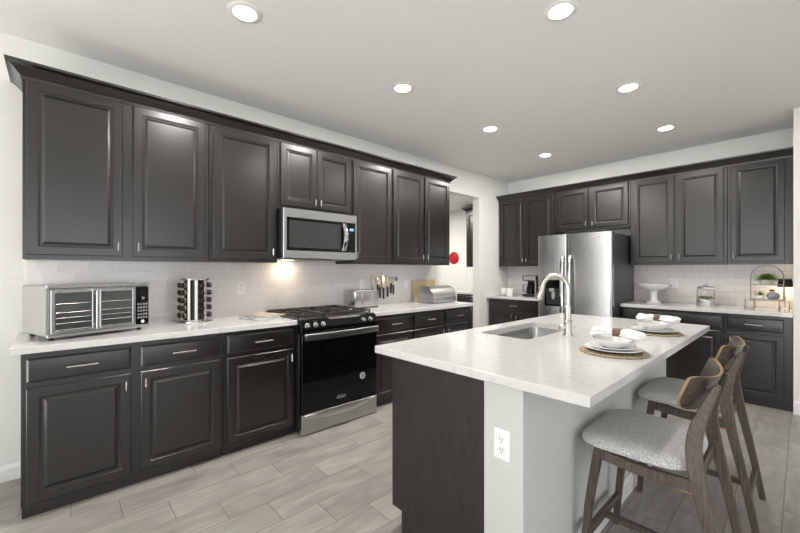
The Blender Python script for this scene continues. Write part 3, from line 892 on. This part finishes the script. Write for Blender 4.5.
# ------------------------------------------------------------------ coffee maker and mugs
t = thing('coffee_maker', 'black and steel drip coffee maker beside the refrigerator', 'coffee maker', (.585, 5.31, CT), 0)
mb = MB(); mb.box(-.11, .11, -.13, .12, 0, .035, c=.008); mb.box(-.11, .11, .02, .12, .03, .25, c=.006); mb.box(-.11, .11, -.13, .12, .235, .318, c=.008); mb.build('body', M['black'], t)
mb = MB(); mb.box(-.09, .09, -.1325, -.129, .245, .310, c=.001); mb.box(.088, .106, -.1325, -.10, .0, .318, c=.002); mb.build('steel_trim', M['steel'], t)
mb = MB(); mb.lathe([(.055, .037), (.066, .05), (.070, .10), (.062, .16), (.045, .19), (.048, .205)], (-.005, -.055, 0), 28); c_ = mb.build('carafe', M['bglass'], t)
mb = MB(); mb.tube([(-.06, -.11, .18), (-.085, -.15, .17), (-.085, -.15, .09), (-.06, -.11, .07)], .007, 8); mb.build('handle', M['black'], c_)
mb = MB(); mb.lathe([(.058, 0), (.058, .003)], (-.005, -.055, .035), 24); mb.build('hot_plate', M['steel'], t)
tag(MB().box(-.11, .11, -.07, .07, 0, .008, c=.003).build('tray', M['grey']), 'small grey tray under the white mugs on the coffee counter', 'tray').location = (.245, 5.165, CT)
def mug(label, loc, rz, z=.008, s_=1):
    t = thing('mug', label, 'mug', (loc[0], loc[1], CT + z), rz)
    mb = MB(); mb.lathe([(.001, .001), (.033, 0), (.037, .006), (.040, .05), (.041, .092), (.039, .0935), (.037, .092), (.036, .05), (.032, .010), (.001, .008)], n=28, ends=False); mb.build('cup', M['ceramic'], t)
    mb = MB(); pts = [(.038 + .024 * math.sin(PI * i / 10), 0, .075 - .055 * i / 10) for i in range(11)]; mb.tube(pts, .0045, 8); mb.build('handle', M['ceramic'], t)
    t.scale = (s_, s_, s_)
mug('white mug nearest the wall corner on the coffee tray', (.165, 5.165), R(140), s_=1.18)
mug('white mug in the middle of the coffee tray, a little behind', (.262, 5.205), R(150), s_=1.1)
mug('white mug in front of the coffee tray, closest to the coffee maker', (.335, 5.060), R(200), 0, 1.3)

# ------------------------------------------------------------------ back counter decor
t = thing('cake_stand', 'white ceramic pedestal bowl at the left end of the back counter', 'pedestal bowl', (2.135, 5.30, CT))
mb = MB(); mb.lathe([(.001, 0), (.075, 0), (.078, .008), (.060, .018), (.042, .030), (.036, .06), (.038, .10), (.036, .135), (.045, .150), (.055, .156), (.001, .158)], n=36, ends=False); mb.build('pedestal', M['ceramic'], t, smooth=50)
mb = MB(); mb.lathe([(.001, .156), (.055, .157), (.110, .170), (.150, .195), (.163, .222), (.165, .229), (.160, .231), (.146, .210), (.105, .182), (.05, .170), (.001, .169)], n=44, ends=False); b2 = mb.build('bowl', M['ceramic'], t, smooth=50)
for a_ in (R(180), R(0)):
    mb = MB(); c_ = Vector((.163 * math.cos(a_), .163 * math.sin(a_), .215)); pts = [(c_.x + .022 * math.cos(a_) * math.sin(PI * i / 8), c_.y + .03 * math.cos(PI * i / 8), c_.z) for i in range(9)]
    mb.tube(pts, .0045, 8); mb.build('side_handle', M['nickel'], b2)
t = thing('canister', 'lidded glass canister with metal base in the middle of the back counter', 'canister', (2.63, 5.27, CT))
mb = MB(); mb.lathe([(.082, 0), (.083, .004), (.083, .068), (.080, .072)], n=36); mb.build('metal_base', M['steel2'], t)
mb = MB(); mb.lathe([(.078, .0725), (.079, .080), (.079, .178), (.070, .190), (.068, .190), (.076, .176), (.076, .080), (.074, .076)], n=36, ends=False); mb.build('glass_jar', M['glass'], t, smooth=50)
mb = MB(); mb.lathe([(.070, .188), (.075, .191), (.075, .208), (.066, .214), (.030, .218), (.010, .219), (.009, .224), (.018, .230), (.018, .240), (.008, .246), (.001, .247)], n=32); mb.build('lid', M['steel2'], t, smooth=50)
random.seed(3)
mb = MB()
for i in range(26):
    a_ = random.random() * 6.28; r_ = random.random() ** .5 * .055
    mb.ell((r_ * math.cos(a_), r_ * math.sin(a_), .088 + random.random() * .012), (.012, .012, .010), 10, 6)
mb.build('contents', M['leaf'], t)['kind'] = 'stuff'

# arched plant rack
RC = (3.113, 5.24)
t = thing('plant_rack', 'arched grey wire plant rack with two shelves beside the table lamp', 'plant rack', (RC[0], RC[1], CT))
hw = .118; zs = .335; r_ = hw
pts = [(-hw, 0, .085)] + [(-hw, 0, .25)]
pts += [(-hw * math.cos(PI * i / 18), 0, .325 + .118 * math.sin(PI * i / 18)) for i in range(19)] + [(hw, 0, .25), (hw, 0, .09)]
mb = MB(); mb.tube(pts, .0045, 8); mb.build('arch', M['wire'], t, smooth=60)
for s_ in (-1, 1):
    # rectangular foot loops
    mb = MB(); cx = s_ * (hw + .005)
    q_ = [(cx - .035, -.10, .004), (cx + .035, -.10, .004), (cx + .035, -.10, .09), (cx - .035, -.10, .09)]
    mb.tube(q_, .003, 6, closed=True); q_ = [(p[0], .045, p[2]) for p in q_]; mb.tube(q_, .003, 6, closed=True)
    for p in ((cx - .035, .004), (cx + .035, .004), (cx - .035, .09), (cx + .035, .09)): mb.tube([(p[0], -.10, p[1]), (p[0], .045, p[1])], .003, 6)
    mb.build('foot_frame', M['wire'], t, smooth=60)
for z in (.252, .102):
    mb = MB(); mb.tube([(-hw, -.055, z), (hw, -.055, z), (hw, .055, z), (-hw, .055, z)], .0032, 6, closed=True)
    for i in range(1, 8): x = -hw + 2 * hw * i / 8; mb.tube([(x, -.055, z), (x, .055, z)], .0018, 6)
    mb.build('shelf', M['wire'], t, smooth=60)
mb = MB(); mb.tube([(-hw, 0, .09), (hw, 0, .09)], .003, 6); mb.build('cross_bar', M['wire'], t)

def leafy(mb, n_, r0, L_, droop, wl, zc=0, seed=1):
    random.seed(seed)
    for i in range(n_):
        a_ = random.random() * 2 * PI; l = L_ * (.55 + .45 * random.random()); el = R(15 + 70 * random.random() ** .7)
        P = []; N_ = 6
        for k_ in range(N_):
            s_ = k_ / (N_ - 1)
            rr_ = r0 * random.random() * 0 + l * s_ * math.cos(el)
            z = zc + l * s_ * math.sin(el) - droop * l * s_ * s_
            wv_ = wl * math.sin(PI * min(.98, s_ * .9 + .1))
            c_ = Vector((rr_ * math.cos(a_), rr_ * math.sin(a_), z)); sd = Vector((-math.sin(a_), math.cos(a_), 0)) * wv_
            P.append((c_ - sd, c_ + Vector((0, 0, .002)), c_ + sd))
        vs = [tuple(p) for tr in P for p in tr]; fs = []
        for k_ in range(N_ - 1):
            fs += [(k_ * 3, k_ * 3 + 1, k_ * 3 + 4, k_ * 3 + 3), (k_ * 3 + 1, k_ * 3 + 2, k_ * 3 + 5, k_ * 3 + 4)]
        mb.add(vs, fs)
t = thing('potted_fern', 'bushy green fern in a pale pot on the upper shelf of the plant rack', 'potted plant', (RC[0], RC[1], CT + .256))
mb = MB(); mb.lathe([(.040, 0), (.052, .004), (.060, .040), (.062, .045), (.055, .045), (.052, .038), (.001, .036)], n=28); mb.build('pot', mat('pale_pot', (.55, .54, .52), .5), t)
mb = MB(); leafy(mb, 420, .0, .128, .38, .0065, .035, 5); mb.build('fronds', M['leaf'], t)
t = thing('potted_succulent', 'small green succulent in a white pot on the lower shelf', 'potted plant', (RC[0] - .050, RC[1], CT + .106))
mb = MB(); mb.lathe([(.026, 0), (.034, .004), (.038, .035), (.034, .035), (.001, .030)], n=24); mb.build('pot', M['ceramic'], t)
mb = MB(); leafy(mb, 46, 0, .068, .15, .007, .028, 9); mb.build('leaves', M['leaf'], t)
t = thing('grey_vase', 'round grey vase holding a red bloom on the lower shelf', 'vase', (RC[0] + .044, RC[1], CT + .106))
mb = MB(); mb.lathe([(.025, 0), (.042, .010), (.050, .032), (.044, .055), (.028, .068), (.024, .070), (.001, .066)], n=28); mb.build('vase_body', mat('grey_vase', (.28, .28, .30), .6), t, smooth=60)
mb = MB(); mb.tube([(0, 0, .05), (-.008, 0, .085)], .003, 6); mb.build('stem', M['leaf'], t)
mb = MB()
for i in range(9):
    a_ = i * 2.4; r_ = .006 * (i / 2) ** .5
    mb.ell((-.008 + r_ * math.cos(a_) * 1.3, r_ * math.sin(a_) * 1.3, .086 + .004 * math.cos(i)), (.009, .009, .009), 10, 6)
mb.build('bloom', M['red'], t)

# table lamp
t = thing('table_lamp', 'small table lamp with black shade at the right end of the back counter', 'lamp', (3.235, 5.475, CT))
mb = MB(); mb.box(-.050, .050, -.03, .03, 0, .010, c=.003); mb.build('base', M['nickel'], t)
mb = MB(); mb.lathe([(.004, .010), (.004, .10), (.008, .105), (.008, .12), (.004, .125), (.004, .24)], n=16); mb.build('pole', M['nickel'], t)
mb = MB(); mb.lathe([(.056, .225), (.048, .305), (.046, .305), (.054, .225)], n=32, ends=False); mb.build('lamp_shade', M['shade'], t)
mb = MB(); mb.ell((0, 0, .262), (.016, .016, .024)); mb.build('bulb', emis('bulb_glow', (1, .75, .42), 14), t)
l = bpy.data.lights.new('table_lamp_light', 'POINT'); l.energy = .9; l.color = (1, .72, .42); l.shadow_soft_size = .02
o = bpy.data.objects.new('table_lamp_light', l); o.location = (3.235, 5.475, CT + .222); COL.objects.link(o)

# ------------------------------------------------------------------ place settings on the island
def setting(cx, cy, who, rz, seed):
    # plates, bowl and napkin stacked on a round mat
    z = CT
    random.seed(seed)
    t = tag(make_mat().build('placemat', M['mat'], smooth=50), 'round woven placemat ' + who[0], 'placemat', 'woven placemats on the island')
    t.location = (cx, cy, z)
    g_ = 'place settings on the island'
    def plate(name, label, r_, h, zz, cat):
        mb = MB(); mb.lathe([(.001, .0005), (r_ * .55, 0), (r_ * .62, .003), (r_ * .97, h - .002), (r_, h), (r_ * .985, h + .002), (r_ * .70, .006), (r_ * .55, .0045), (.001, .004)], n=56, ends=False)
        o = tag(mb.build(name, M['ceramic'], smooth=50), label, cat, g_); o.location = (cx, cy, zz)
    plate('dinner_plate', 'white dinner plate ' + who[1], .124, .016, z + .0085, 'plate')
    plate('salad_plate', 'smaller white plate ' + who[2], .101, .014, z + .0085 + .010, 'plate')
    mb = MB(); mb.lathe([(.001, .001), (.042, 0), (.047, .004), (.078, .022), (.091, .038), (.093, .041), (.089, .042), (.072, .024), (.042, .008), (.001, .006)], n=56, ends=False)
    o = tag(mb.build('bowl', M['ceramic'], smooth=60), 'white bowl ' + who[3], 'bowl', g_); o.location = (cx, cy, z + .0245)
    t = thing('napkin', 'white cloth napkin in a brown ring ' + who[4], 'napkin', (cx + .020, cy - .004, z + .092), rz, g_)
    mb = MB()
    NS, NR = 34, 36; loops = []
    ph = random.random() * 6
    for i in range(NS):
        s_ = -1 + 2 * i / (NS - 1)
        a_ = abs(s_)
        wdt = (.013 + .040 * min(1, a_ * 2.2) ** 1.2) * (1 - max(0, (a_ - .80) / .2) ** 2 * .75)
        hgt = (.013 + .008 * min(1, a_ * 2.5)) * (1 - max(0, (a_ - .82) / .18) ** 2 * .7)
        loop = []
        for k_ in range(NR):
            an = 2 * PI * k_ / NR
            rip = 1 + .13 * min(1, a_ * 3) * math.sin(an * 7 + s_ * 5 + ph) + .07 * math.sin(an * 4 - s_ * 9 + ph)
            loop.append((s_ * .115 + .004 * math.sin(an * 3), wdt * math.cos(an) * rip, hgt * math.sin(an) * rip + .006 * math.sin(s_ * 6 + ph) * a_ - .008 * a_ * a_ + .004))
        loops.append(loop)
    mb.ring(loops); mb.build('cloth', M['linen'], t, smooth=80)
    mb = MB(); loops = []
    for i in range(25):
        an = 2 * PI * i / 24
        y_, z_ = .024 * math.cos(an), .020 * math.sin(an) + .006
        y2, z2 = .0205 * math.cos(an), .0165 * math.sin(an) + .006
        loops.append([(-.017, y_, z_), (.017, y_, z_), (.017, y2, z2), (-.017, y2, z2)])
    mb.ring(loops, False, False); mb.build('napkin_ring', M['ringm'], t, smooth=50)


def make_mat():
    mb = MB(); prof = [(.001, .0004), (.142, .0004)]
    rr_ = .166; k_ = 0
    prof += [(.147, .001), (.150, .0045), (.147, .0075)]
    x = .144
    while x > .02:
        prof += [(x, .0082), (x - .004, .0066)]; x -= .008
    prof += [(.001, .008)]
    mb.lathe(prof, n=64, ends=False)
    return mb


setting(2.738, 1.966, ('under the plates nearest the camera', 'directly on the placemat nearest the camera', 'stacked on the dinner plate nearest the camera', 'on the plates nearest the camera', 'resting on the near bowl'), R(2), 2)
setting(2.722, 2.765, ('under the plates at the far stool', 'directly on the placemat at the far stool', 'stacked on the dinner plate at the far stool', 'on the plates at the far stool', 'resting on the far bowl'), R(-6), 8)


# ------------------------------------------------------------------ counter stools
def smooth_path(P, per=8):
    out = []
    n_ = len(P)
    for i in range(n_ - 1):
        p0 = P[max(i - 1, 0)]; p1 = P[i]; p2 = P[i + 1]; p3 = P[min(i + 2, n_ - 1)]
        for k_ in range(per):
            t_ = k_ / per
            out.append(tuple(.5 * ((2 * b_) + (-a_ + c_) * t_ + (2 * a_ - 5 * b_ + 4 * c_ - d_) * t_ ** 2 + (-a_ + 3 * b_ - 3 * c_ + d_) * t_ ** 3) for a_, b_, c_, d_ in zip(p0, p1, p2, p3)))
    out.append(tuple(P[-1])); return out


def strip_leg(P, th, per=8):
    """P: (x, z, depth, y) in the side plane, thickness th across y"""
    Q = smooth_path(P, per); loops = []
    c = .004
    for i, (x, z, d, y) in enumerate(Q):
        a_ = Q[max(i - 1, 0)]; b_ = Q[min(i + 1, len(Q) - 1)]
        tx_, tz = b_[0] - a_[0], b_[1] - a_[1]; l = math.hypot(tx_, tz); nx, nz_ = tz / l, -tx_ / l
        h = d / 2; k_ = th / 2
        loop = []
        for u_, v_ in ((-h + c, -k_), (h - c, -k_), (h, -k_ + c), (h, k_ - c), (h - c, k_), (-h + c, k_), (-h, k_ - c), (-h, -k_ + c)):
            loop.append((x + nx * u_, y + v_, z + nz_ * u_))
        loops.append(loop)
    mb = MB(); mb.ring(loops); return mb


def stool(label):
    t = thing('counter_stool', label, 'stool', group='counter stools at the island')
    for s_ in (-1, 1):
        Y = .213 * s_
        strip_leg([(-.252, 0, .026, Y), (-.228, .28, .031, Y), (-.184, .556, .036, Y)], .028, 4).build('leg', M['stoolwood'], t, smooth=40)
        P = [(.250, 0, .028, .214), (.206, .25, .034, .214), (.162, .47, .042, .213), (.136, .61, .050, .200), (.134, .70, .047, .170), (.158, .79, .036, .142), (.186, .868, .024, .120), (.188, .878, .014, .118)]
        strip_leg([(p[0], p[1], p[2], p[3] * s_) for p in P], .026, 8).build('leg', M['stoolwood'], t, smooth=40)
        strip_leg([(-.180, .530, .046, Y), (-.03, .516, .044, Y), (.150, .520, .048, Y)], .022, 6).build('side_rail', M['stoolwood'], t, smooth=40)
        mb = MB(); mb.box(.158, .180, s_ * .122 - .012, s_ * .122 + .012, .815, .860, c=.003); mb.build('backrest_mount', M['black'], t)
        mb = MB(); mb.prism([(.085, s_ * .195), (.135, s_ * .195), (.135, s_ * .150)], 'z', .480, .500); mb.build('corner_block', M['brass'], t)
    mb = MB(); mb.box(-.196, -.174, -.20, .20, .505, .553, c=.003); mb.build('front_rail', M['stoolwood'], t)
    mb = MB(); mb.box(.120, .142, -.20, .20, .495, .545, c=.003); mb.build('rear_rail', M['stoolwood'], t)
    mb = MB(); mb.box(-.252, -.228, -.203, .203, .135, .170, c=.004); mb.build('stretcher', M['stoolwood'], t)
    mb = MB(); mb.box(.206, .230, -.203, .203, .135, .170, c=.004); mb.build('stretcher', M['stoolwood'], t)
    mb = MB(); mb.box(-.232, .210, -.014, .014, .138, .166, c=.004); mb.build('stretcher', M['stoolwood'], t)
    # seat
    mb = MB(); NX = 40; loops = []
    def outline(e, z):
        L_ = []
        for i in range(NX * 2):
            a_ = 2 * PI * i / (NX * 2); ex = 4.5
            ca, sa = math.cos(a_), math.sin(a_)
            x = (abs(ca) ** (2 / ex)) * (1 if ca >= 0 else -1); y = (abs(sa) ** (2 / ex)) * (1 if sa >= 0 else -1)
            X_ = x * (.208 - e) - .074; Y_ = y * (.250 - e) * (1 - .06 * (x + 1) / 2)
            L_.append((X_, Y_, z + .010 * (Y_ / .247) ** 2 * (1 if z > .57 else 0)))
        return L_
    for e, z in ((.030, .554), (.010, .556), (.001, .562), (.0, .568), (.004, .577), (.014, .588), (.032, .597), (.058, .604), (.095, .608), (.14, .610)):
        loops.append(outline(e, z))
    mb.ring(loops); mb.build('seat', M['tweed'], t, smooth=60)
    # bent plywood backrest
    mb = MB(); NS = 60
    rows = 9
    fr = []; bk = []
    for i in range(NS + 1):
        th_ = PI * i / NS; s_ = max(-1, min(1, -math.cos(th_)))
        q_ = 1 - math.sqrt(max(0, 1 - max(0, (abs(s_) - .80) / .20) ** 2))
        zt = .903 + .024 * s_ * s_ - .016 * q_; zb = .775 + .030 * s_ ** 4 + .034 * q_
        xm = .171 - .068 * s_ * s_
        for k_ in range(rows):
            v_ = -1 + 2 * k_ / (rows - 1)
            z = zb + (zt - zb) * (v_ + 1) / 2
            tilt = .37 * (z - .860)
            fr.append((xm + tilt - .005, s_ * .230, z)); bk.append((xm + tilt + .005, s_ * .230, z))
    b0 = mb
    def grid(vs, flip):
        fs = []
        for i in range(NS):
            for k_ in range(rows - 1):
                q_ = (i * rows + k_, (i + 1) * rows + k_, (i + 1) * rows + k_ + 1, i * rows + k_ + 1); fs.append(q_ if flip else q_[::-1])
        mb.add(vs, fs, 0)
    grid(fr, False); grid(bk, True)
    nv = len(fr)
    per = [i * rows for i in range(NS + 1)] + [NS * rows + k_ for k_ in range(1, rows)] + [i * rows + rows - 1 for i in range(NS - 1, -1, -1)] + [k_ for k_ in range(rows - 2, 0, -1)]
    fs = []
    for a_, b_ in zip(per, per[1:] + per[:1]): fs.append((a_, b_, b_ + nv, a_ + nv))
    base_ = 0
    mb.f += fs; mb.m += [1] * len(fs)
    mb.build('backrest', [M['shell'], M['ply']], t, smooth=40)
    return t


s1 = place(stool('grey upholstered wooden counter stool nearest the camera'), (2.953, 1.915, 0), 0)
s2 = copy_tree(s1); place(s2, (2.953, 2.748, 0), 0)
s2['label'] = 'grey upholstered wooden counter stool behind, at the far place setting'

# ------------------------------------------------------------------ pantry furniture through the doorway
cabinet('wall_cabinet', 'dark pantry wall cabinet seen through the doorway', (-1.0, 6.07, 0), 0, .80, .33, 1.373, 2.42, [(.024, .39, 1.40, 2.40, 'r', UH), (.41, .776, 1.40, 2.40, 'l', UH)])
cabinet('base_cabinet', 'dark pantry base cabinet seen low through the doorway', (-1.0, 6.07, 0), 0, .80, .62, 0, .876, [(.024, .39, BZ0, BZ1, 'r', HB), (.41, .776, BZ0, BZ1, 'l', HB)], [(.024, .776, RZ0, RZ1)], toe=.075)
tag(MB().box(-1.03, -.14, 5.42, 6.07, .877, .914, c=.002).build('countertop', M['quartz']), 'white pantry countertop seen through the doorway', 'countertop')
crown('crown_moulding', 'dark crown moulding on the pantry cabinet seen through the doorway', lambda p, z: [(-1.0 - p, 6.07, z), (-1.0 - p, 5.737 - p, z), (-.2, 5.737 - p, z)])
mb = MB()
loops = []
for r_, d_ in ((.001, .045), (.03, .046), (.045, .036), (.06, .042), (.078, .040), (.088, .026), (.105, .030), (.122, .020), (.128, .0)):
    loops.append([(r_ * math.cos(2 * PI * i / 32), -d_, r_ * math.sin(2 * PI * i / 32)) for i in range(32)])
mb.ring(loops); o = tag(mb.build('wall_ornament', M['red'], smooth=50), 'round red ornament hanging on the pantry wall beyond the doorway', 'wall ornament'); o.location = (-1.565, 6.0695, 1.565)

# ------------------------------------------------------------------ recessed ceiling lights
def downlight(label, x, y, z=CEIL, p=LAMP_W):
    t = thing('ceiling_light', label, 'ceiling light', (x, y, z), 0, 'recessed ceiling lights')
    mb = MB(); mb.lathe([(.062, -.001), (.064, -.006), (.088, -.005), (.094, -.0008), (.094, .0), (.062, .0)], n=40, ends=False); mb.build('trim_ring', M['trim'], t, smooth=40)
    mb = MB(); mb.lathe([(.0635, -.0015), (.0635, -.0035), (.001, -.0035), (.001, -.0015)], n=36, ends=False); mb.build('lens', M['lens'], t)
    area('ceiling_light_beam', (x, y, z - .008), (0, 0, 0), .12, p, (1, .95, .89), 'DISK')
K = (CEIL - 1.308) / (2.74 - 1.308)
def up(x, y): return 3.357 + (x - 3.357) * K, y * K
downlight('recessed ceiling light nearest the toaster oven side', *up(1.255, .765))
downlight('recessed ceiling light above the island end nearest the camera', *up(2.451, 2.04), p=4.5)
downlight('recessed ceiling light second along the row in front of the stove cabinets', *up(1.23, 1.991))
downlight('recessed ceiling light over the middle of the island row', *up(2.432, 3.284), p=4.5)
downlight('recessed ceiling light third along the row in front of the stove cabinets', *up(1.214, 3.221))
downlight('recessed ceiling light closest to the cake stand and canister cabinets', *up(2.424, 4.496), p=4.5)
downlight('recessed ceiling light last of its row, closest to the refrigerator', *up(1.193, 4.448))
downlight('unseen ceiling light added to brighten the pantry beyond the doorway', -1.5, 4.6, 2.55, 38)  # added out of view to light the pantry
